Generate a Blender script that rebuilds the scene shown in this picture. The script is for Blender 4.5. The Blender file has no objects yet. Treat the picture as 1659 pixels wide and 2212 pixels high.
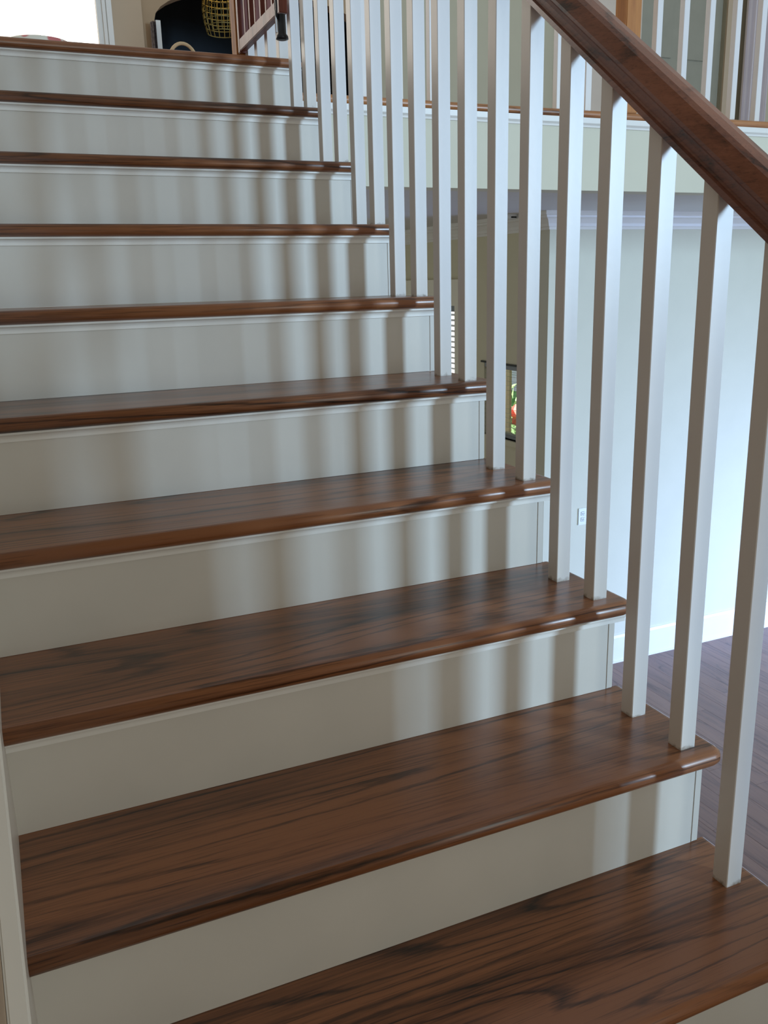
import bpy, bmesh, math, random
from mathutils import Matrix, Vector
random.seed(7)
S = bpy.context.scene
COL = S.collection

# ------------------------------------------------------------------ camera
cam_d = bpy.data.cameras.new('camera'); cam = bpy.data.objects.new('camera', cam_d); COL.objects.link(cam)
cam_d.sensor_fit = 'VERTICAL'; cam_d.sensor_height = 36.0; cam_d.sensor_width = 27.0
cam_d.lens = 30.822; cam_d.clip_start = 0.02; cam_d.clip_end = 100
right = Vector((0.91325392, -0.40664094, -0.02470666))
up = Vector((0.12581373, 0.22383775, 0.96647171))
fwd = Vector((0.38747668, 0.88574252, -0.25558172))
cam.matrix_world = Matrix(((right.x, up.x, -fwd.x, -1.00769), (right.y, up.y, -fwd.y, -0.50318),
                           (right.z, up.z, -fwd.z, 1.18234), (0, 0, 0, 1)))
S.camera = cam
# ------------------------------------------------------------------ world
w = bpy.data.worlds.new('world'); S.world = w; w.use_nodes = True
bg = w.node_tree.nodes['Background']; bg.inputs[0].default_value = (0.97, 1.0, 0.96, 1); bg.inputs[1].default_value = 0.40
# ------------------------------------------------------------------ daylight through windows outside the frame, plus one added fill lamp
def area(name, loc, target, sx, sy, col, power):
    l = bpy.data.lights.new(name, 'AREA'); l.shape = 'RECTANGLE'; l.size = sx; l.size_y = sy
    l.color = col; l.energy = power
    o = bpy.data.objects.new(name, l); COL.objects.link(o); o.location = loc
    o.rotation_euler = (Vector(target) - Vector(loc)).to_track_quat('-Z', 'Y').to_euler()
    return o
area('window_daylight', (5.55, -5.8, 2.5), (0, 1.3, 1.0), .85, 2.3, (0.52, 0.76, 1.0), 660)
area('patio_daylight', (6.0, 1.6, -0.9), (3.7, 4.2, -1.35), 1.8, .9, (0.36, 0.54, 1.0), 86).data.spread = math.radians(100)
area('rear_fill', (-0.35, -3.3, 1.2), (-0.5, 0.8, 0.6), 1.0, 1.9, (0.95, 1.0, 0.93), 18)  # soft fill lamp added behind the camera to lift the lower risers
area('hall_daylight', (-1.6, 6.3, 3.2), (1.5, 3.0, 2.2), 2.4, 1.4, (1.0, 0.95, 0.88), 18)
area('garden_daylight', (5.5, 7.5, 1.3), (6.5, 10.0, -1.6), 2.0, 2.0, (1.0, 1.0, 0.96), 700)
S.view_settings.view_transform = 'Standard'; S.view_settings.look = 'None'
S.view_settings.exposure = 0.0; S.view_settings.gamma = 1.0; S.view_settings.use_curve_mapping = False

# ------------------------------------------------------------------ materials
def newmat(name):
    m = bpy.data.materials.new(name); m.use_nodes = True
    nt = m.node_tree; b = nt.nodes['Principled BSDF']
    return m, nt, b
def lin(c):
    return tuple(((v / 255) / 12.92 if v / 255 <= .04045 else ((v / 255 + .055) / 1.055) ** 2.4) for v in c) + (1,)
def N(nt, t, **k):
    n = nt.nodes.new(t)
    for a, v in k.items(): setattr(n, a, v)
    return n
def math_n(nt, op, a, b=None):
    n = N(nt, 'ShaderNodeMath', operation=op)
    for i, v in enumerate((a, b)):
        if v is None: continue
        if isinstance(v, (int, float)): n.inputs[i].default_value = v
        else: nt.links.new(v, n.inputs[i])
    return n.outputs[0]
def ramp(nt, fac, stops):
    r = N(nt, 'ShaderNodeValToRGB'); e = r.color_ramp.elements
    e[0].position, e[0].color = stops[0]; e[1].position, e[1].color = stops[-1]
    for p, c in stops[1:-1]:
        x = e.new(p); x.color = c
    nt.links.new(fac, r.inputs[0]); return r.outputs[0]
def paint(name, col, rough=.45, var=.04, bump=.05, scale=6, dirt=False, spec=.4):
    m, nt, b = newmat(name)
    tc = N(nt, 'ShaderNodeTexCoord'); n1 = N(nt, 'ShaderNodeTexNoise'); n1.inputs['Scale'].default_value = scale
    n1.inputs['Detail'].default_value = 4
    nt.links.new(tc.outputs['Object'], n1.inputs['Vector'])
    c = lin(col); d = tuple(v * (1 - var * 2) for v in c[:3]) + (1,)
    out = ramp(nt, n1.outputs['Fac'], [(.3, d), (.7, c)])
    if dirt:
        sx = N(nt, 'ShaderNodeSeparateXYZ'); nt.links.new(tc.outputs['Object'], sx.inputs[0])
        n2 = N(nt, 'ShaderNodeTexNoise'); n2.inputs['Scale'].default_value = 70; n2.inputs['Detail'].default_value = 3
        nt.links.new(tc.outputs['Object'], n2.inputs['Vector'])
        oi = N(nt, 'ShaderNodeObjectInfo')
        ad = N(nt, 'ShaderNodeVectorMath', operation='ADD'); nt.links.new(tc.outputs['Object'], ad.inputs[0])
        cb = N(nt, 'ShaderNodeCombineXYZ'); mm = math_n(nt, 'MULTIPLY', oi.outputs['Random'], 37.0)
        nt.links.new(mm, cb.inputs[0]); nt.links.new(mm, cb.inputs[1]); nt.links.new(cb.outputs[0], ad.inputs[1])
        nt.links.new(ad.outputs[0], n2.inputs['Vector'])
        h = math_n(nt, 'MULTIPLY', sx.outputs['Z'], -60.0); h = math_n(nt, 'ADD', h, 1.0)
        h = math_n(nt, 'MAXIMUM', h, 0.0)
        k = math_n(nt, 'ADD', math_n(nt, 'MULTIPLY', h, .43), math_n(nt, 'MULTIPLY', n2.outputs['Fac'], .62))
        fac = ramp(nt, k, [(.60, (0, 0, 0, 1)), (.85, (.9, .9, .9, 1))])
        mx = N(nt, 'ShaderNodeMixRGB'); nt.links.new(fac, mx.inputs[0]); nt.links.new(out, mx.inputs[1])
        mx.inputs[2].default_value = lin((120, 98, 70)); 
        # slight yellowing toward the foot
        y = math_n(nt, 'MULTIPLY', sx.outputs['Z'], -5.0); y = math_n(nt, 'MAXIMUM', math_n(nt, 'ADD', y, 1.0), 0.0)
        my = N(nt, 'ShaderNodeMixRGB'); my.blend_type = 'MULTIPLY'
        nt.links.new(math_n(nt, 'MULTIPLY', y, .5), my.inputs[0]); nt.links.new(mx.outputs[0], my.inputs[1])
        my.inputs[2].default_value = (1.0, .95, .83, 1)
        out = my.outputs[0]
    nt.links.new(out, b.inputs['Base Color'])
    b.inputs['Roughness'].default_value = rough; b.inputs['Specular IOR Level'].default_value = spec
    if bump:
        bp = N(nt, 'ShaderNodeBump'); bp.inputs['Strength'].default_value = bump; bp.inputs['Distance'].default_value = .002
        n3 = N(nt, 'ShaderNodeTexNoise'); n3.inputs['Scale'].default_value = 60
        nt.links.new(tc.outputs['Object'], n3.inputs['Vector'])
        nt.links.new(n3.outputs['Fac'], bp.inputs['Height']); nt.links.new(bp.outputs[0], b.inputs['Normal'])
    return m
def wood(name, dark, mid, light, axis='x', rough=.3, ring=9.0, pores=1.0, spread=1.0, coat=.25):
    """stained oak: contours of stretched noise give the cathedral figure"""
    m, nt, b = newmat(name)
    tc = N(nt, 'ShaderNodeTexCoord'); oi = N(nt, 'ShaderNodeObjectInfo')
    cb = N(nt, 'ShaderNodeCombineXYZ'); mm = math_n(nt, 'MULTIPLY', oi.outputs['Random'], 61.0)
    for i in range(3): nt.links.new(mm, cb.inputs[i])
    ad = N(nt, 'ShaderNodeVectorMath', operation='ADD')
    nt.links.new(tc.outputs['Object'], ad.inputs[0]); nt.links.new(cb.outputs[0], ad.inputs[1])
    def scaled(a, c):
        v = {'x': (a, c, c), 'y': (c, a, c), 'z': (c, c, a)}[axis]
        s = N(nt, 'ShaderNodeVectorMath', operation='MULTIPLY'); s.inputs[1].default_value = v
        nt.links.new(ad.outputs[0], s.inputs[0]); return s.outputs[0]
    def noise(vec, detail, r=.5, sc=1.0):
        n = N(nt, 'ShaderNodeTexNoise'); n.inputs['Scale'].default_value = sc
        n.inputs['Detail'].default_value = detail; n.inputs['Roughness'].default_value = r
        nt.links.new(vec, n.inputs['Vector']); return n.outputs['Fac']
    big = noise(scaled(.42, 6.5), 1.0, .35)
    mod = noise(scaled(1.3, 11.0), 2, .5)
    wig = noise(scaled(9, 60), 3, .6)
    v = math_n(nt, 'ADD', math_n(nt, 'MULTIPLY', big, ring * 2), math_n(nt, 'MULTIPLY', wig, .55))
    fr = math_n(nt, 'FRACT', v)
    streak = noise(scaled(2.5, 130), 4, .7)
    fine = noise(scaled(14, 420), 3, .7)
    tone = noise(scaled(.7, 9), 2, .5)
    ringc = ramp(nt, fr, [(0.0, (.18, .18, .18, 1)), (.14, (.60, .60, .60, 1)), (.5, (.74, .74, .74, 1)), (.88, (.66, .66, .66, 1)), (1.0, (.18, .18, .18, 1))])
    inv = math_n(nt, 'SUBTRACT', .74, ringc)
    modr = ramp(nt, mod, [(.34, (.12, .12, .12, 1)), (.58, (1, 1, 1, 1))])
    ringc = math_n(nt, 'SUBTRACT', .74, math_n(nt, 'MULTIPLY', inv, modr))
    a = math_n(nt, 'ADD', math_n(nt, 'MULTIPLY', ringc, .56), math_n(nt, 'MULTIPLY', streak, .46 * pores))
    a = math_n(nt, 'ADD', a, math_n(nt, 'MULTIPLY', tone, .72)); a = math_n(nt, 'SUBTRACT', a, .355)
    a = math_n(nt, 'ADD', a, math_n(nt, 'MULTIPLY', fine, .20 * pores))
    dash = ramp(nt, noise(scaled(7, 330), 2, .6), [(.56, (0, 0, 0, 1)), (.66, (1, 1, 1, 1))])
    a = math_n(nt, 'SUBTRACT', a, math_n(nt, 'MULTIPLY', dash, .13 * pores))
    lo, hi = .56 - .17 * spread, .68 + .15 * spread
    out = ramp(nt, a, [(lo, lin(dark)), ((lo + hi) / 2, lin(mid)), (hi, lin(light))])
    nt.links.new(out, b.inputs['Base Color'])
    rr = math_n(nt, 'ADD', math_n(nt, 'MULTIPLY', streak, .22), rough - .08)
    nt.links.new(rr, b.inputs['Roughness'])
    b.inputs['Coat Weight'].default_value = coat; b.inputs['Coat Roughness'].default_value = .22
    bp = N(nt, 'ShaderNodeBump'); bp.inputs['Strength'].default_value = .12; bp.inputs['Distance'].default_value = .001
    nt.links.new(a, bp.inputs['Height']); nt.links.new(bp.outputs[0], b.inputs['Normal'])
    return m
def emit(name, col, strength):
    m, nt, b = newmat(name)
    b.inputs['Base Color'].default_value = (0, 0, 0, 1)
    b.inputs['Emission Color'].default_value = lin(col); b.inputs['Emission Strength'].default_value = strength
    return m

M_RISER = paint('riser_paint', (218, 214, 205), .42, .03, .05)
M_TRIM = paint('trim_paint', (236, 234, 228), .35, .02, .03)
M_BAL = paint('baluster_paint', (226, 223, 222), .32, .02, .05, dirt=True, spec=.32)
M_WALLG = paint('pale_green_wall', (216, 213, 194), .8, .015, .12, spec=.2)
M_WALLD = paint('olive_beige_wall', (222, 216, 188), .85, .015, .12, spec=.2)
M_HALL = paint('tan_hall_wall', (198, 176, 150), .85, .015, .1, spec=.2)
M_HALL2 = paint('sand_hall_wall', (196, 188, 164), .85, .015, .1, spec=.2)
M_LEFT = paint('warm_beige_wall', (205, 186, 164), .85, .02, .1, spec=.2)
M_CEIL = paint('ceiling_paint', (214, 212, 208), .9, .01, .1, spec=.2)
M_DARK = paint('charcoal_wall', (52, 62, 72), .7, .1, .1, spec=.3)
M_DOOR = paint('slate_door_paint', (158, 154, 138), .6, .04, .05)
M_TREAD = wood('stained_oak_tread', (34, 19, 12), (94, 57, 35), (146, 94, 60), 'x', .30, ring=9, spread=1.0)
M_RAIL = wood('stained_oak_rail', (52, 28, 20), (112, 64, 44), (140, 86, 62), 'y', .32, ring=4, spread=1.3)
M_NOSE = wood('golden_oak_edge', (92, 56, 30), (156, 102, 60), (190, 132, 84), 'x', .32, ring=3, spread=1.4)
M_GOLD = wood('honey_oak_post', (112, 62, 28), (164, 102, 46), (192, 130, 66), 'z', .6, ring=3, spread=1.6, coat=0)
M_GATE = wood('red_brown_gate', (66, 26, 18), (104, 46, 32), (128, 66, 48), 'z', .4, ring=3, spread=1.5, coat=.0)
M_FLOOR = wood('walnut_floor', (84, 62, 58), (118, 90, 84), (142, 110, 98), 'y', .4, ring=5, spread=1.6, coat=.1)
M_BLACK = paint('black_rubber', (22, 24, 28), .35, .1, 0)
M_STEEL = paint('bright_steel', (200, 200, 200), .25, .02, 0, spec=.8)
M_BLINDGLOW = emit('daylit_slat', (250, 253, 255), 1.3)
M_WHITEGLOW = emit('daylit_window_glass', (255, 252, 244), 1.6)
M_HALLGLOW = emit('bright_hall_window_glass', (255, 249, 238), 3.2)
M_CREAMTRIM = paint('cream_casing', (246, 242, 224), .5, .02, .03)
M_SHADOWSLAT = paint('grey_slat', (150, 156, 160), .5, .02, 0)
M_PLATE = paint('outlet_plastic', (232, 236, 238), .3, .01, 0)

# ------------------------------------------------------------------ helpers
def bm_box(bm, x0, x1, y0, y1, z0, z1):
    v = [bm.verts.new((x, y, z)) for x in (x0, x1) for y in (y0, y1) for z in (z0, z1)]
    for f in ((0, 1, 3, 2), (4, 6, 7, 5), (0, 4, 5, 1), (2, 3, 7, 6), (0, 2, 6, 4), (1, 5, 7, 3)):
        bm.faces.new([v[i] for i in f])
    return v
def bm_prism(bm, pts, axis, a0, a1):
    """pts: 2-D outline; axis: extrusion axis. x->(y,z) y->(x,z) z->(x,y)"""
    def mk(p, a):
        return {'x': (a, p[0], p[1]), 'y': (p[0], a, p[1]), 'z': (p[0], p[1], a)}[axis]
    A = [bm.verts.new(mk(p, a0)) for p in pts]; B = [bm.verts.new(mk(p, a1)) for p in pts]
    n = len(pts)
    bm.faces.new(A); bm.faces.new(B[::-1])
    for i in range(n): bm.faces.new((A[i], B[i], B[(i + 1) % n], A[(i + 1) % n]))
def mesh(name, bm, mat, smooth=False, bevel=0, seg=2):
    bmesh.ops.recalc_face_normals(bm, faces=bm.faces)
    if bevel: bmesh.ops.bevel(bm, geom=list(bm.edges), offset=bevel, segments=seg, affect='EDGES', clamp_overlap=True)
    me = bpy.data.meshes.new(name); bm.to_mesh(me); bm.free()
    me.materials.append(mat)
    if smooth:
        for p in me.polygons: p.use_smooth = True
    return me
def put(name, me, parent=None, loc=(0, 0, 0)):
    o = bpy.data.objects.new(name, me); COL.objects.link(o); o.location = loc
    if parent: o.parent = parent
    return o
def box(name, x0, x1, y0, y1, z0, z1, mat, parent=None, bevel=0):
    bm = bmesh.new(); c = ((x0 + x1) / 2, (y0 + y1) / 2, z0)
    bm_box(bm, x0 - c[0], x1 - c[0], y0 - c[1], y1 - c[1], 0, z1 - z0)
    o = put(name, mesh(name, bm, mat, bevel=bevel), parent)
    off = parent.location if parent else Vector((0, 0, 0))
    o.location = Vector(c) - off
    return o
def thing(name, label, cat, loc=(0, 0, 0), group=None):
    o = bpy.data.objects.new(name, None); COL.objects.link(o); o.location = loc
    o.empty_display_size = .1; o['label'] = label; o['category'] = cat
    if group: o['group'] = group
    return o
def struct(o):
    o['kind'] = 'structure'; return o
def tag(o, label, cat, group=None):
    o['label'] = label; o['category'] = cat
    if group: o['group'] = group
    return o

RISE, RUN, NOSE, TT = .19, .25406, .0298, .0295
XW, XE, XR = -1.061, .075, .049
SL = RISE / RUN
ZF = -1.53      # lower room floor
YW = 4.2        # lit wall of the lower room
XC = 2.2        # corner where that wall turns away
ZC = 1.56       # lower room ceiling
YG = 3.02       # front edge of the upper floor right of the stairs
ZU = 1.9        # upper floor

# ------------------------------------------------------------------ room shell
fl = struct(box('floor', -1.3, 7.2, -3.6, 7.4, ZF - .06, ZF - .012, M_FLOOR))
# floor boards, one by one
bm = bmesh.new(); bm_box(bm, -.0632, .0632, -.6, .6, 0, .0125)
pm_b = mesh('floor_board', bm, M_FLOOR, bevel=.0006, seg=1)
pw = .127
for i in range(42):
    x = .10 + i * pw + pw / 2
    offy = random.random() * 1.2
    y = -.9 + offy
    while y - .6 < YW - .02:
        o = put('floor_board', pm_b, fl)
        o.location = Vector((x, y, ZF - .0125)) - fl.location
        o.scale.y = .999
        if y + .6 > YW:
            ln = YW - (y - .6); o.scale.y = ln / 1.2 - .0005; o.location.y += (ln - 1.2) / 2
        y += 1.2
struct(box('wall_back', XC, 7.2, YW, YW + .12, ZF, ZC, M_WALLG))
# wall turning away at the corner, with two window openings (solid pieces joined)
W1 = (4.38, 4.98, .09, .60)     # y0 y1 z0 z1
W2 = (5.385, 6.60, -.45, .985)
bm = bmesh.new(); xa, xb = XC, XC + .12
bm_box(bm, xa, xb, YW + .12, W1[0], ZF, ZC); bm_box(bm, xa, xb, W1[0], W1[1], ZF, W1[2]); bm_box(bm, xa, xb, W1[0], W1[1], W1[3], ZC)
bm_box(bm, xa, xb, W1[1], W2[0], ZF, ZC); bm_box(bm, xa, xb, W2[0], W2[1], ZF, W2[2]); bm_box(bm, xa, xb, W2[0], W2[1], W2[3], ZC)
bm_box(bm, xa, xb, W2[1], 7.3, ZF, ZC)
struct(put('wall_side', mesh('wall_side', bm, M_WALLD)))
struct(box('wall_end', -.2, XC + .12, 7.3, 7.4, ZF, ZC, M_WALLD))
struct(box('wall_left', -1.185, -1.0855, -2.6, 2.7, ZF, 3.6, M_LEFT))
bm = bmesh.new(); bm_box(bm, -.2, 7.2, YG + .145, 7.4, ZC, ZC + .05)
struct(put('ceiling', mesh('ceiling', bm, M_CEIL)))
# floor edge face over the lower room
struct(box('wall_fascia', .052, 7.2, YG + .025, YG + .145, ZC, 1.862, M_WALLG))
# baseboard
bm = bmesh.new()
bm_prism(bm, [(YW, ZF), (YW - .024, ZF), (YW - .024, ZF + .018), (YW - .018, ZF + .024), (YW - .016, ZF + .19), (YW - .010, ZF + .208), (YW, ZF + .212)], 'x', XC - .016, 7.2)
struct(put('baseboard_back', mesh('baseboard_back', bm, M_TRIM)))
bm = bmesh.new()
bm_prism(bm, [(XC, ZF), (XC - .016, ZF), (XC - .016, ZF + .19), (XC - .010, ZF + .208), (XC, ZF + .212)], 'y', YW, 7.3)
struct(put('baseboard_side', mesh('baseboard_side', bm, M_TRIM)))
# crown mouldings, mitred where they meet at the corner
cp = [(0, 1.455), (.012, 1.455), (.014, 1.470), (.022, 1.474), (.030, 1.490), (.052, 1.516), (.070, 1.524), (.074, 1.534), (.084, 1.538), (.086, 1.56), (0, 1.56)]
def sweep(bm, prof, stations):
    rows = [[bm.verts.new(f(p)) for p in prof] for f in stations]
    n = len(prof)
    for a, b in zip(rows, rows[1:]):
        for i in range(n): bm.faces.new((a[i], b[i], b[(i + 1) % n], a[(i + 1) % n]))
    bm.faces.new(rows[0][::-1]); bm.faces.new(rows[-1])
bm = bmesh.new()
sweep(bm, cp, [lambda p: (7.2, YW - p[0], p[1]), lambda p: (XC - p[0], YW - p[0], p[1]), lambda p: (XC - p[0], 7.3, p[1])])
struct(put('trim_1', mesh('trim_1', bm, M_TRIM)))
# ledge trim under the upper floor edge
bm = bmesh.new()
bm_prism(bm, [(YG + .025, 1.83), (YG + .018, 1.83), (YG + .016, 1.838), (YG + .006, 1.846), (YG + .003, 1.868), (YG + .025, 1.868)], 'x', .052, 7.2)
struct(put('trim_2', mesh('trim_2', bm, M_TRIM)))

# upper floor and its rounded front edge
bm = bmesh.new()
bm_box(bm, XW, XE - .02, 2.62, YG + .1, 1.872, ZU); bm_box(bm, -4.2, 7.2, YG + .1, 8.4, 1.872, ZU)
struct(put('floor_upper', mesh('floor_upper', bm, M_FLOOR)))
bm = bmesh.new()
pr = [(YG + .016 - .016 * math.cos(t), 1.884 + .016 * math.sin(t)) for t in [math.radians(a) for a in range(-90, 91, 15)]]
bm_prism(bm, pr + [(YG + .1, ZU), (YG + .1, 1.868)], 'x', XE - .02, 7.2)
struct(put('trim_3', mesh('trim_3', bm, M_NOSE)))

# ------------------------------------------------------------------ staircase
stairs = thing('staircase', 'straight flight of stained oak treads with white painted risers', 'staircase')
def tread_mesh(depth_back, mat):
    """slab with a half-round edge along the front and the open right side; origin at the nose line"""
    r = TT / 2; bm = bmesh.new()
    fr = .012
    def ring(o, z):
        pts = [(XW, depth_back, z), (XE - r + o, depth_back, z)]
        for a in range(0, 91, 30):
            t = math.radians(a)
            cxx, cyy = XE - r - fr, r + fr
            pts.append((cxx + (fr + o) * math.cos(t), cyy - (fr + o) * math.sin(t), z))
        pts.append((XW, r - o, z))
        return [bm.verts.new(p) for p in pts]
    rows = []
    for a in range(-90, 91, 18):
        t = math.radians(a); rows.append(ring(r * math.cos(t), -r + r * math.sin(t)))
    n = len(rows[0])
    for a, b in zip(rows, rows[1:]):
        for i in range(n): bm.faces.new((a[i], a[(i + 1) % n], b[(i + 1) % n], b[i]))
    bm.faces.new(rows[0][::-1]); bm.faces.new(rows[-1])
    return mesh('tread', bm, mat)
tm = tread_mesh(RUN + NOSE + .004, M_TREAD)
for p in tm.polygons: p.use_smooth = abs(p.normal.z) < .98 and abs(p.normal.x) < .999 and p.normal.y < .9
tm10 = tread_mesh(.1, M_TREAD)
# riser board
bm = bmesh.new(); bm_box(bm, XW, XR - .0162, 0, .016, .0005, RISE - TT - .0005)
rm = mesh('riser', bm, M_RISER)
bm = bmesh.new(); bm_box(bm, -.0075, .0083, -.0006, .017, .0005, RISE - TT - .0005)
em = mesh('riser_return', bm, M_RISER, bevel=.0015)
# cove moulding tucked under the nosing, running past the riser end
cv = [(0, 0), (-.0155, 0), (-.0155, -.004), (-.013, -.005)] + [(-.013 + .0085 * math.sin(t), -.005 - .0095 * (1 - math.cos(t))) for t in [math.radians(a) for a in range(20, 91, 14)]] + [(-.0045, -.019), (0, -.019)]
bm = bmesh.new(); bm_prism(bm, cv, 'x', XW, XE - .006)
cm = mesh('nosing_trim', bm, M_TRIM)
for k in range(-7, 11):
    y = k * RUN
    o = put('tread', tm10 if k == 10 else tm, stairs, (0, y, k * RISE + (.004 if k == 10 else 0)))
    c = put('nosing_trim', cm, o, (0, NOSE, -TT))
    if k in (1, 2):
        c.scale = (1, .45, .45)
    r_ = put('riser', rm, stairs, (0, y + NOSE, (k - 1) * RISE))
    put('riser_return', em, r_, (XR - .0083, 0, 0))
# wall skirt board with its sloping top edge
def slope_y(y, h): return y * SL + h
y0, y1 = -1.75, 2.55
bm = bmesh.new()
bm_prism(bm, [(y0, slope_y(y0, -.35)), (y1, slope_y(y1, -.35)), (y1, slope_y(y1, .075)), (y0, slope_y(y0, .075))], 'x', -1.085, XW + .0005)
put('skirt_board', mesh('skirt_board', bm, M_TRIM, bevel=.003), stairs)
# open-side stringer: saw-tooth carriage under treads
pts = []
for k in range(-7, 11):
    pts.append((k * RUN + NOSE + .017, (k - 1) * RISE)); pts.append((k * RUN + NOSE + .017, k * RISE - TT))
pts.append((2.9, 10 * RISE - TT)); pts.append((2.9, 1.56)); pts.append((2.55, 1.50)); pts.append((-7 * RUN + NOSE + .017, ZF + .0))
bm = bmesh.new(); bm_prism(bm, pts, 'x', .016, .036)
put('stringer', mesh('stringer', bm, M_RISER), stairs)

# ------------------------------------------------------------------ stair railing
rail_t = thing('stair_railing', 'white square balusters under a brown oak handrail along the stair flight', 'railing')
RB = .890       # handrail underside above the nosing line
def bal_mesh(h, slant):
    bm = bmesh.new(); v = bm_box(bm, 0, .0322, 0, .0322, 0, h)
    bmesh.ops.bevel(bm, geom=[e for e in bm.edges if abs(e.verts[0].co.z - e.verts[1].co.z) > .1], offset=.0012, segments=1, affect='EDGES')
    for q in bm.verts:
        if q.co.z > h / 2: q.co.z += slant * q.co.y
    me = mesh('baluster', bm, M_BAL); return me
ba = bal_mesh(.164 * SL + RB + .006, SL); bb = bal_mesh(.035 * SL + RB + .006, SL)
fit = {(2, 'b'): (0, .0347), (2, 'a'): (.002, .1657), (3, 'b'): (.003, .0410), (3, 'a'): (.002, .1618), (4, 'b'): (-.003, .0325), (4, 'a'): (0, .1625),
       (5, 'b'): (-.006, .028), (5, 'a'): (-.001, .1605)}
for k in range(-2, 10):
    for s, me, dy in (('b', bb, .0355), ('a', ba, .1640)):
        dx, dy = fit.get((k, s), (0, dy))
        put('baluster', me, rail_t, (dx, k * RUN + dy, k * RISE))
bl = bal_mesh(RB + .004, 0)
for yy in (2.575, 2.702, 2.829, 2.945):
    put('baluster', bl, rail_t, (0, yy, ZU + .004))
# handrail profile (x across, n up) swept along the slope and then level over the landing
half = [(.0, 0), (.0225, 0), (.0235, .009), (.0195, .012), (.0190, .015), (.0215, .024), (.0250, .032), (.0310, .037), (.0325, .043), (.0305, .049), (.0230, .064), (.016, .069), (0, .071)]
prof = [(-x, n) for x, n in half[1:-1]][::-1] + half[:1] + half[1:-1] + half[-1:]
prof = [(x, n) for x, n in ([half[0]] + half[1:] + [(-x, n) for x, n in half[1:-1]][::-1])]
XB = .016
kz = 1 / math.cos(math.atan(SL))
bm = bmesh.new()
ys = (-.75, 2.54)
sweep(bm, prof, [lambda p: (XB + p[0], -.75 - p[1] * math.sin(math.atan(SL)), slope_y(-.75, RB) + p[1] * math.cos(math.atan(SL))),
                 lambda p: (XB + p[0], 2.54 - p[1] * math.tan(math.atan(SL) / 2), slope_y(2.54, RB) + p[1]),
                 lambda p: (XB + p[0], 2.985, slope_y(2.54, RB) + p[1])])
hm = mesh('handrail', bm, M_RAIL)
put('handrail', hm, rail_t)
def post(name, x0, x1, y0, y1, z0, z1, mat, parent):
    o = box(name, x0, x1, y0, y1, z0, z1, mat, parent, bevel=.003)
    cx, cy = (x0 + x1) / 2, (y0 + y1) / 2; w_ = (x1 - x0) / 2
    bm = bmesh.new(); bm_box(bm, -w_ - .008, w_ + .008, -w_ - .008, w_ + .008, 0, .018)
    bmesh.ops.create_cone(bm, cap_ends=True, segments=4, radius1=w_ * 1.35, radius2=.004, depth=.03, matrix=Matrix.Translation((0, 0, .033)) @ Matrix.Rotation(math.pi / 4, 4, 'Z'))
    put('post_cap', mesh('post_cap', bm, mat), o, (0, 0, z1 - z0))
    return o
post('newel_post', -.030, .044, 2.985, 3.053, ZU, 2.93, M_GOLD, rail_t)

# ------------------------------------------------------------------ upper floor guard
guard = thing('balcony_railing', 'natural wood newel and white balusters along the upper floor edge', 'railing', (0, 0, 0))
bg_ = bal_mesh(RB + .004, 0)
xs = [.33, .49, .65, .806, .962, 1.12, 1.28, 1.437, 1.592, 1.978, 2.134, 2.289, 2.454, 2.615, 2.775, 2.935, 3.095]
for x in xs: put('baluster', bg_, guard, (x, YG + .032, ZU))
post('newel_post', 1.785, 1.868, YG + .008, YG + .091, ZU, 2.95, M_GOLD, guard)
XG = YG + .048
bm = bmesh.new()
sweep(bm, prof, [lambda p: (.0445, XG + p[0], ZU + RB + p[1]), lambda p: (1.7845, XG + p[0], ZU + RB + p[1])])
put('handrail', mesh('handrail', bm, M_RAIL), guard)
bm = bmesh.new()
sweep(bm, prof, [lambda p: (1.8685, XG + p[0], ZU + RB + p[1]), lambda p: (3.3, XG + p[0], ZU + RB + p[1])])
put('handrail', mesh('handrail', bm, M_RAIL), guard)

# ------------------------------------------------------------------ open safety gate at the head of the stairs
gate = thing('safety_gate', 'red-brown barred wooden safety gate swung open at the stair top', 'gate', (-.0175, 2.968, 2.008))
gate.rotation_euler = (0, 0, math.radians(-1.2))
gl = .545
box_g = lambda n, y0, y1, z0, z1, t, mat, par=gate: put(n, (lambda b: (bm_box(b, -t / 2, t / 2, y0, y1, z0, z1), mesh(n, b, mat, bevel=.002))[1])(bmesh.new()), par)
box_g('stile', -gl, -gl + .028, -.004, .78, .028, M_GATE)
box_g('stile', -.030, -.004, -.004, .78, .026, M_GATE)
box_g('bottom_rail', -gl + .028, -.030, 0, .040, .026, M_GATE)
box_g('top_rail', -gl + .028, -.030, .74, .78, .026, M_GATE)
for i in range(6):
    y = -gl + .028 + (gl - .058) * (i + 1) / 7
    box_g('bar', y - .009, y + .009, .040, .74, .018, M_GATE)
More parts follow.
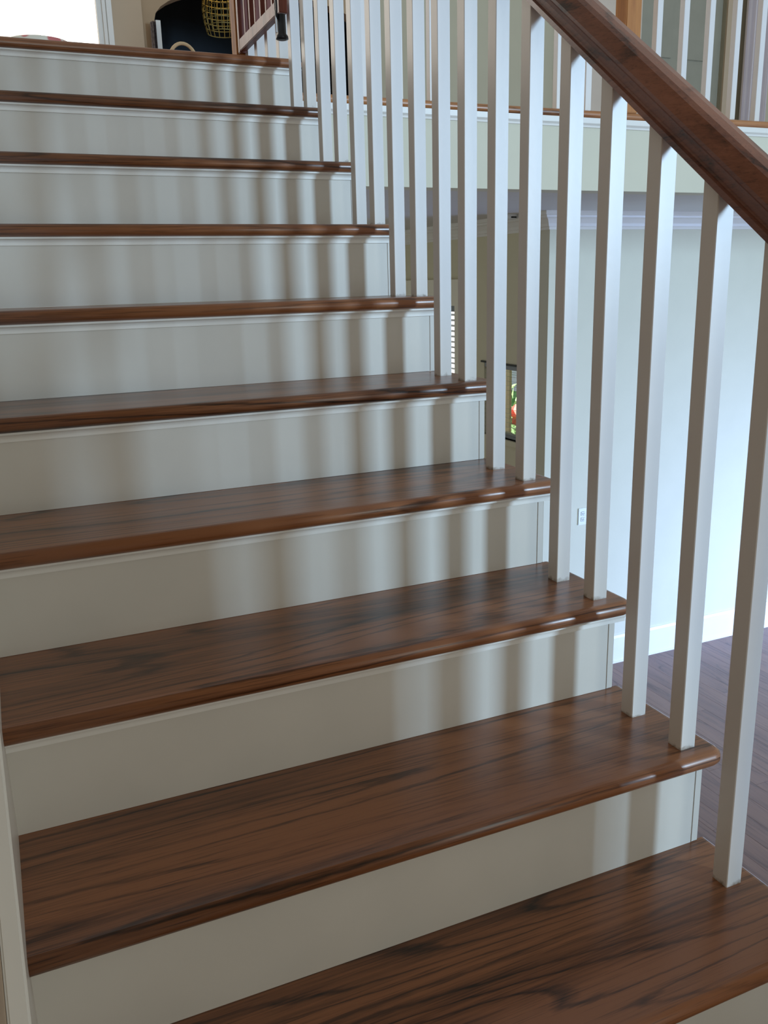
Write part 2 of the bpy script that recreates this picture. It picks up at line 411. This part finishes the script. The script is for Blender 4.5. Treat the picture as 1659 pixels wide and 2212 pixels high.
# latch: steel pin and loop with a black flared grip hanging below the rail
bm = bmesh.new()
rings = [(.000, .0135), (-.055, .0135), (-.062, .019), (-.070, .020), (-.073, .012)]
def lathe(bm, rings, seg=14):
    rows = [[bm.verts.new((r * math.cos(2 * math.pi * i / seg), r * math.sin(2 * math.pi * i / seg), z)) for i in range(seg)] for z, r in rings]
    for a, b in zip(rows, rows[1:]):
        for i in range(seg): bm.faces.new((a[i], a[(i + 1) % seg], b[(i + 1) % seg], b[i]))
    bm.faces.new(rows[0]); bm.faces.new(rows[-1][::-1])
lathe(bm, rings)
latch = put('latch', mesh('latch', bm, M_BLACK, smooth=True), gate, (-.013, -.560, -.014))
latch['label'] = 'black flared latch grip'
bm = bmesh.new()
for i in range(20):
    t0, t1 = 2 * math.pi * i / 20, 2 * math.pi * (i + 1) / 20
    for rr in (.0035,):
        p0 = Vector((0, .006 * math.cos(t0), .03 * math.sin(t0))); p1 = Vector((0, .006 * math.cos(t1), .03 * math.sin(t1)))
        d = (p1 - p0); q = d.to_track_quat('Z', 'Y').to_matrix().to_4x4()
        bmesh.ops.create_cone(bm, cap_ends=True, segments=6, radius1=rr, radius2=rr, depth=d.length * 1.15, matrix=Matrix.Translation((p0 + p1) / 2) @ q)
put('latch_loop', mesh('latch_loop', bm, M_BLACK), latch, (-.016, 0, .018))
bm = bmesh.new(); bmesh.ops.create_cone(bm, cap_ends=True, segments=8, radius1=.003, radius2=.003, depth=.06)
put('latch_pin', mesh('latch_pin', bm, M_STEEL), latch, (-.018, -.002, -.022))

# ------------------------------------------------------------------ lower room fittings
# outlet on the lit wall
pl = thing('wall_outlet', 'white electrical outlet plate low on the pale blue-lit wall', 'outlet', (2.513, YW, -.395))
bm = bmesh.new(); bm_box(bm, -.036, .036, -.007, 0, -.058, .058); put('cover_plate', mesh('cover_plate', bm, M_PLATE, bevel=.002), pl)
for dz in (-.020, .020):
    bm = bmesh.new(); bm_box(bm, -.016, .016, -.0092, -.0068, dz - .014, dz + .014); s_ = put('socket', mesh('socket', bm, M_PLATE, bevel=.002), pl)
    bm = bmesh.new(); bm_box(bm, -.008, -.005, -.0098, -.009, dz - .005, dz + .006); bm_box(bm, .004, .007, -.0098, -.009, dz - .005, dz + .006); bm_box(bm, -.002, .002, -.0098, -.009, dz - .011, dz - .007)
    put('socket_slot', mesh('socket_slot', bm, M_BLACK), s_)
# small sensor on the ceiling by the corner
sn = thing('smoke_alarm', 'small white ceiling alarm with a dark slot above the crown moulding', 'alarm', (2.085, 4.47, ZC))
bm = bmesh.new(); lathe(bm, [(0, .045), (-.012, .045), (-.026, .040), (-.032, .022)], 24); put('housing', mesh('housing', bm, M_PLATE), sn)
bm = bmesh.new(); bm_box(bm, -.018, .018, -.0455, -.040, -.022, -.013); put('slot', mesh('slot', bm, M_BLACK), sn)

# window 1: small window with a view of garden
def window(n, W, xi):
    y0, y1, z0, z1 = W
    root = bpy.data.objects.new('window_%d' % n, None); COL.objects.link(root); root.location = (xi, (y0 + y1) / 2, z0); root['kind'] = 'structure'
    return root
w1 = window(1, W1, XC)
y0, y1, z0, z1 = W1
fr_m = paint('window_frame_paint', (186, 190, 192), .4, .02, 0)
bm = bmesh.new()
bm_box(bm, XC + .03, XC + .07, y0, y1, z0, z0 + .03); bm_box(bm, XC + .03, XC + .07, y0, y1, z1 - .035, z1)
bm_box(bm, XC + .03, XC + .07, y0, y0 + .03, z0 + .03, z1 - .035); bm_box(bm, XC + .03, XC + .07, y1 - .03, y1, z0 + .03, z1 - .035)
o = put('window_frame', mesh('window_frame', bm, fr_m)); o.parent = w1; o.matrix_parent_inverse = Matrix.Translation(-w1.location)
bm = bmesh.new(); bm_box(bm, XC - .012, XC + .03, y0 - .03, y1 + .03, z1, z1 + .012)
o = put('window_head', mesh('window_head', bm, M_BLACK)); o.parent = w1; o.matrix_parent_inverse = Matrix.Translation(-w1.location)
bm = bmesh.new(); bm_box(bm, XC - .02, XC + .03, y0 - .02, y1 + .02, z0 - .036, z0)
o = put('window_sill', mesh('window_sill', bm, M_WALLD)); o.parent = w1; o.matrix_parent_inverse = Matrix.Translation(-w1.location)
gm, nt, b = newmat('clear_glass'); b.inputs['Transmission Weight'].default_value = 1; b.inputs['Roughness'].default_value = 0; b.inputs['IOR'].default_value = 1.02
bm = bmesh.new(); bm_box(bm, XC + .048, XC + .052, y0 + .03, y1 - .03, z0 + .03, z1 - .035)
o = put('pane', mesh('pane', bm, gm)); o.parent = w1; o.matrix_parent_inverse = Matrix.Translation(-w1.location)
bl1 = thing('window_blind', 'thin open slat blind across the small low window with garden view', 'blind', (XC + .015, (y0 + y1) / 2, z0))
bm = bmesh.new(); bm_box(bm, -.012, .012, -(y1 - y0) / 2 + .004, (y1 - y0) / 2 - .004, z1 - z0 - .030, z1 - z0 - .001); put('head_rail', mesh('head_rail', bm, M_SHADOWSLAT), bl1)
bm = bmesh.new(); bm_box(bm, -.011, .011, -(y1 - y0) / 2 + .006, (y1 - y0) / 2 - .006, -.0005, .0005)
bmesh.ops.rotate(bm, verts=bm.verts, cent=(0, 0, 0), matrix=Matrix.Rotation(math.radians(14), 3, 'Y'))
sl1 = mesh('slat', bm, M_SHADOWSLAT)
for i in range(15): put('slat', sl1, bl1, (0, 0, .02 + i * (z1 - z0 - .065) / 14))
for yy in (-.2, .2):
    bm = bmesh.new(); bm_box(bm, -.0135, -.012, yy - .001, yy + .001, .02, z1 - z0 - .03); put('ladder_cord', mesh('ladder_cord', bm, M_PLATE), bl1)
# window 2: casing with blinds
w2 = window(2, W2, XC)
y0, y1, z0, z1 = W2
def sub(name, me, root):
    o = put(name, me); o.parent = root; o.matrix_parent_inverse = Matrix.Translation(-root.location); return o
bm = bmesh.new()
bm_box(bm, XC - .02, XC, y0 - .10, y1 + .1, z1, z1 + .17); bm_box(bm, XC - .035, XC, y0 - .115, y1 + .115, z1 + .17, z1 + .19)
bm_box(bm, XC - .024, XC, y0 - .10, y1 + .1, z1 + .03, z1 + .038)
bm_box(bm, XC - .02, XC, y0 - .10, y0, z0 - .1, z1); bm_box(bm, XC - .02, XC, y1, y1 + .1, z0 - .1, z1)
bm_box(bm, XC - .03, XC, y0, y1, z0 - .1, z0)
sub('window_casing', mesh('window_casing', bm, M_CREAMTRIM), w2)
bm = bmesh.new(); bm_box(bm, XC + .075, XC + .08, y0, y1, z0, z1); sub('pane', mesh('pane', bm, M_WHITEGLOW), w2)
bl2 = thing('window_blind', 'white horizontal slat blind in the far window of the lower room', 'blind', (XC + .035, (y0 + y1) / 2, z0))
bm = bmesh.new(); bm_box(bm, -.025, .025, -(y1 - y0) / 2 + .005, (y1 - y0) / 2 - .005, z1 - z0 - .045, z1 - z0 - .002); put('head_rail', mesh('head_rail', bm, M_SHADOWSLAT), bl2)
bm = bmesh.new(); v = bm_box(bm, -.018, .018, -(y1 - y0) / 2 + .008, (y1 - y0) / 2 - .008, -.0012, .0012)
bmesh.ops.rotate(bm, verts=bm.verts, cent=(0, 0, 0), matrix=Matrix.Rotation(math.radians(28), 3, 'Y'))
slm = mesh('slat', bm, M_SHADOWSLAT)
ns = 34
for i in range(ns): put('slat', slm, bl2, (0, 0, .03 + i * (z1 - z0 - .10) / (ns - 1)))
for yy in (-.45, 0, .45):
    bm = bmesh.new(); bm_box(bm, -.021, -.0195, yy - .002, yy + .002, .02, z1 - z0 - .045); put('ladder_cord', mesh('ladder_cord', bm, M_PLATE), bl2)

# ------------------------------------------------------------------ outdoors beyond the small window
gmat, nt, b = newmat('garden_lawn'); b.inputs['Base Color'].default_value = lin((120, 170, 90)); b.inputs['Roughness'].default_value = 1
struct(box('ground', XC + .5, 14, 2, 22, -1.7, -1.6, gmat))
leaf = paint('bush_leaves', (128, 158, 104), .8, .3, 0, 20)
petal = paint('red_petals', (208, 122, 108), .7, .1, 0)
def clump(name, label, cat, loc, r, n, mats, seed):
    rd = random.Random(seed)
    root = thing(name, label, cat, loc)
    bm = bmesh.new()
    for i in range(n):
        d = Vector((rd.gauss(0, 1), rd.gauss(0, 1), rd.gauss(0, 1))).normalized() * r * rd.random() ** .4
        d.z = d.z * 1.2 + r * 1.2
        s = .05 + .05 * rd.random(); q = Matrix.Rotation(rd.random() * 6.28, 3, Vector((rd.random(), rd.random(), rd.random())).normalized())
        P_ = [Vector(p) * s for p in ((-1, 0, 0), (0, -.4, .1), (1, 0, 0), (0, .4, .1))]
        bm.faces.new([bm.verts.new(d + q @ p) for p in P_])
    f = put('foliage', mesh('foliage', bm, mats[0]), root); f['kind'] = 'stuff'
    bm = bmesh.new(); bmesh.ops.create_cone(bm, cap_ends=True, segments=8, radius1=.03, radius2=.02, depth=r * 1.4, matrix=Matrix.Translation((0, 0, r * .7)))
    put('stem', mesh('stem', bm, M_GOLD), root)
    return root
g1 = clump('flowering_bush', 'green bush with red flowers seen through the small window', 'bush', (4.55, 8.35, -1.6), .65, 700, (leaf,), 3)
for i in range(7):
    rd = random.Random(40 + i); bm = bmesh.new(); bmesh.ops.create_icosphere(bm, subdivisions=1, radius=.085)
    for v_ in bm.verts: v_.co *= .8 + .4 * rd.random()
    put('flower', mesh('flower', bm, petal), g1, (-.22 + rd.uniform(-.25, .25), -.50 + rd.uniform(-.12, .12), 1.25 + rd.uniform(-.22, .2)))
bm = bmesh.new(); bmesh.ops.create_cone(bm, cap_ends=True, segments=10, radius1=.05, radius2=.045, depth=3.4, matrix=Matrix.Translation((0, 0, 1.7)))
tag(put('garden_post', mesh('garden_post', bm, paint('weathered_post', (196, 184, 160), .8)), None, (3.3, 6.45, -1.6)), 'pale upright post outside the small window', 'post')
fen = paint('white_siding', (206, 216, 232), .7)
bm = bmesh.new()
sid = thing('garden_house', 'white clapboard house wall far outside the small window', 'house', (9, 12, -1.6))
for i in range(14):
    bm = bmesh.new(); bm_prism(bm, [(0, 0), (-.03, 0), (-.01, .2), (0, .2)], 'y', -7, 5)
    put('clapboard', mesh('clapboard', bm, fen), sid, (0, 0, i * .2))
hedge = paint('lawn_hedge', (116, 176, 104), .9, .25, 0, 8)
bm = bmesh.new(); bm_box(bm, 0, .8, -7, 5, 0, .5); tag(put('hedge', mesh('hedge', bm, hedge, bevel=.1), None, (8.1, 12, -1.6)), 'bright green hedge in front of the clapboard house', 'hedge')

# ------------------------------------------------------------------ upper hall
YH = 6.5; ZT = 4.5
# back wall pieces with openings: window (x -1.6..-.02), arch (x .37..2.03), door (4.66..5.62)
bm = bmesh.new()
bm_box(bm, -4.2, -3.4, YH, YH + .12, ZU, ZT)
bm_box(bm, -3.4, -.01, YH, YH + .12, ZU, 2.3); bm_box(bm, -3.4, -.01, YH, YH + .12, 4.0, ZT)
bm_box(bm, -.01, .28, YH, YH + .12, ZU, ZT)
struct(put('wall_hall', mesh('wall_hall', bm, M_HALL)))
bm = bmesh.new()
arc = [(1.2 - .83 * math.cos(t), 3.03 + .26 * math.sin(t)) for t in [math.radians(a) for a in range(0, 181, 10)]]
bm_box(bm, .28, .37, YH + .03, YH + .15, ZU, ZT); bm_box(bm, 2.03, 2.10, YH + .03, YH + .15, ZU, ZT)
for (xa_, za_), (xb_, zb_) in zip(arc, arc[1:]):
    bm_prism(bm, [(xa_, za_), (xb_, zb_), (xb_, ZT), (xa_, ZT)], 'y', YH + .03, YH + .15)
bmesh.ops.remove_doubles(bm, verts=bm.verts, dist=.0001)
struct(put('wall_arch', mesh('wall_arch', bm, paint('arch_wall_paint', (186, 160, 130), .85, spec=.2))))
bm = bmesh.new(); bm_box(bm, 3.78, 4.62, YH - .10, YH + .12, ZU, ZT)
struct(put('wall_rose', mesh('wall_rose', bm, paint('rose_beige_wall', (222, 206, 190), .85, spec=.2))))
bm = bmesh.new(); bm_box(bm, 2.10, 3.775, YH, YH + .12, ZU, ZT); bm_box(bm, 5.68, 7.2, YH, YH + .12, ZU, ZT); bm_box(bm, 4.62, 5.68, YH, YH + .12, 4.15, ZT)
struct(put('wall_upper', mesh('wall_upper', bm, M_HALL2)))
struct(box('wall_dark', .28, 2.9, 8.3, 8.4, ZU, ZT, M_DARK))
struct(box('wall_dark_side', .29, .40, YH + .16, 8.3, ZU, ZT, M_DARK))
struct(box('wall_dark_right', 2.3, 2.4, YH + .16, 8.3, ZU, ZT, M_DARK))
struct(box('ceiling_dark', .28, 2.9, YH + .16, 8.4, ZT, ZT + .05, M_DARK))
# slate door
d1 = bpy.data.objects.new('door_1', None); COL.objects.link(d1); d1.location = (5.15, YH, ZU); d1['kind'] = 'structure'
bm = bmesh.new(); bm_box(bm, 4.62 - 5.15, 5.68 - 5.15, .05, .09, 0, 2.25); put('door_leaf', mesh('door_leaf', bm, M_DOOR), d1)
for zz in (.2, 1.2):
    for xx in (-.42, .06):
        bm = bmesh.new(); bm_box(bm, xx, xx + .36, .04, .05, zz, zz + .85); put('door_panel', mesh('door_panel', bm, M_DOOR, bevel=.004), d1)
bm = bmesh.new(); bm_box(bm, .53, .62, -.02, .05, 0, 2.25); put('door_casing', mesh('door_casing', bm, M_HALL), d1)
# bright window with frame and sheer curtain
w3 = bpy.data.objects.new('window_3', None); COL.objects.link(w3); w3.location = (-.8, YH, 2.3); w3['kind'] = 'structure'
bm = bmesh.new(); bm_box(bm, -2.6, .79, .07, .075, 0, 1.7); put('pane', mesh('pane', bm, M_HALLGLOW), w3)
bm = bmesh.new()
for xx, t in ((.775, .022), (.815, .022), (.85, .035)):
    bm_box(bm, xx - t / 2, xx + t / 2, -.03, .0, -.1, 1.8)
bm_box(bm, .76, .87, -.018, 0, -.1, 1.8)
put('window_casing', mesh('window_casing', bm, M_TRIM), w3)
cu_m, nt, b = newmat('sheer_curtain'); b.inputs['Base Color'].default_value = lin((250, 240, 226)); b.inputs['Transmission Weight'].default_value = 0
b.inputs['Roughness'].default_value = .9; b.inputs['Alpha'].default_value = .45
def curtain(name, x0, x1, mat, z0, z1, y, label):
    bm = bmesh.new(); n = 40; A = []; B = []
    for i in range(n + 1):
        x = x0 + (x1 - x0) * i / n; yy = y + .025 * math.sin(i * 1.15) + .01 * math.sin(i * .37)
        A.append(bm.verts.new((x, yy, z0))); B.append(bm.verts.new((x, yy, z1)))
    for i in range(n): bm.faces.new((A[i], A[i + 1], B[i + 1], B[i]))
    g = bmesh.ops.extrude_face_region(bm, geom=bm.faces[:])
    for v_ in g['geom']:
        if isinstance(v_, bmesh.types.BMVert): v_.co.y += .004
    o = put(name, mesh(name, bm, mat)); tag(o, label, 'curtain'); return o
curtain('sheer_curtain', -1.55, -.42, cu_m, 2.0, 4.1, YH - .09, 'sheer cream curtain glowing in the upstairs window')
lav = paint('lilac_curtain_cloth', (222, 212, 214), .9, .02, .05)
curtain('lilac_curtain', 5.83, 6.15, lav, 2.0, 4.1, YH - .12, 'pale lilac curtain hanging beside the slate door upstairs')
# pouf and wicker hoop just behind the landing edge
pf, nt, b = newmat('pink_leaf_print'); tc = N(nt, 'ShaderNodeTexCoord'); vo = N(nt, 'ShaderNodeTexVoronoi'); vo.inputs['Scale'].default_value = 16
nt.links.new(tc.outputs['Object'], vo.inputs['Vector'])
nt.links.new(ramp(nt, vo.outputs['Distance'], [(.28, lin((205, 120, 120))), (.42, lin((226, 222, 208)))]), b.inputs['Base Color']); b.inputs['Roughness'].default_value = .9
pouf = thing('round_pouf', 'round pouf printed with pale pink leaves behind the landing edge', 'pouf', (-.592, 4.6, ZU))
bm = bmesh.new(); lathe(bm, [(0, .16), (.06, .19), (.25, .205), (.42, .185), (.47, .15), (.487, .08), (.492, .01)], 32); put('cushion', mesh('cushion', bm, pf, smooth=True), pouf)
bm = bmesh.new(); bmesh.ops.create_uvsphere(bm, u_segments=12, v_segments=6, radius=.014); put('button', mesh('button', bm, M_HALL), pouf, (0, 0, .490))
ch = thing('hoop_stool', 'light cane stool with an arched hoop back behind the landing edge', 'stool', (.150, 4.6, ZU))
bm = bmesh.new()
def tube(bm, pts, r, seg=8):
    for a, b_ in zip(pts, pts[1:]):
        a, b_ = Vector(a), Vector(b_); d = b_ - a
        bmesh.ops.create_cone(bm, cap_ends=True, segments=seg, radius1=r, radius2=r, depth=d.length * 1.08, matrix=Matrix.Translation((a + b_) / 2) @ d.to_track_quat('Z', 'Y').to_matrix().to_4x4())
cane = paint('pale_cane', (206, 176, 136), .6)
tube(bm, [(.075 * math.cos(t), .1, .45 + .095 * math.sin(t)) for t in [math.radians(a) for a in range(0, 181, 12)]], .009); put('hoop_back', mesh('hoop_back', bm, cane), ch)
bm = bmesh.new(); lathe(bm, [(.27, .12), (.275, .13), (.30, .13), (.305, .12)], 24); put('seat', mesh('seat', bm, cane), ch)
for sx in (-1, 1):
    for sy in (-1, 1):
        bm = bmesh.new(); tube(bm, [(sx * .08, sy * .08, .272), (sx * .1, sy * .1, 0)], .01); put('leg', mesh('leg', bm, cane), ch)
    bm = bmesh.new(); tube(bm, [(sx * .075, .1, .30), (sx * .075, .1, .455)], .008); put('back_post', mesh('back_post', bm, cane), ch)
# yellow lattice lampshade hanging in the dark room beyond the arch
lp = thing('lattice_lamp', 'yellow woven lattice lampshade hanging in the dark room beyond the arch', 'lamp', (1.05, 7.2, 3.15))
yl = paint('yellow_lattice', (170, 150, 84), .6)
bm = bmesh.new()
for zz in [i * .045 for i in range(11)]:
    r = .13 + .03 * math.sin(zz * 9)
    tube(bm, [(r * math.cos(t), r * math.sin(t), zz) for t in [2 * math.pi * i / 20 for i in range(21)]], .004, 5)
for i in range(20):
    t = 2 * math.pi * i / 20
    tube(bm, [((.13 + .03 * math.sin(zz * 9)) * math.cos(t), (.13 + .03 * math.sin(zz * 9)) * math.sin(t), zz) for zz in [j * .09 for j in range(6)]], .0035, 5)
put('shade', mesh('shade', bm, yl), lp)
bm = bmesh.new(); tube(bm, [(0, 0, .45), (0, 0, ZT - 3.15)], .004); put('cord', mesh('cord', bm, M_BLACK), lp)
bm = bmesh.new(); bmesh.ops.create_uvsphere(bm, u_segments=12, v_segments=8, radius=.04); put('bulb', mesh('bulb', bm, cane), lp, (0, 0, .42))
ll = bpy.data.lights.new('lamp_light', 'POINT'); ll.energy = 0.8; ll.color = (1, .8, .5); ll.shadow_soft_size = .05
lo_ = bpy.data.objects.new('lamp_light', ll); COL.objects.link(lo_); lo_.parent = lp; lo_.location = (0, 0, .30)
# folded cloth hanging at the arch jamb and the white jamb edge
struct(box('trim_4', .372, .405, YH - .004, YH + .155, ZU, 3.02, M_TRIM))
cloth = paint('grey_striped_cloth', (170, 160, 160), .9, .35, 0, 60)
curtain('hanging_cloth', .33, .366, cloth, 2.80, 3.0, YH - .03, 'small grey patterned cloth hanging on the arch jamb')['category'] = 'cloth'

# unseen partition right of the stair foot, added to block the window light
struct(box('wall_light_blocker', .62, .74, -3.4, -.415, ZF, 3.4, M_HALL))
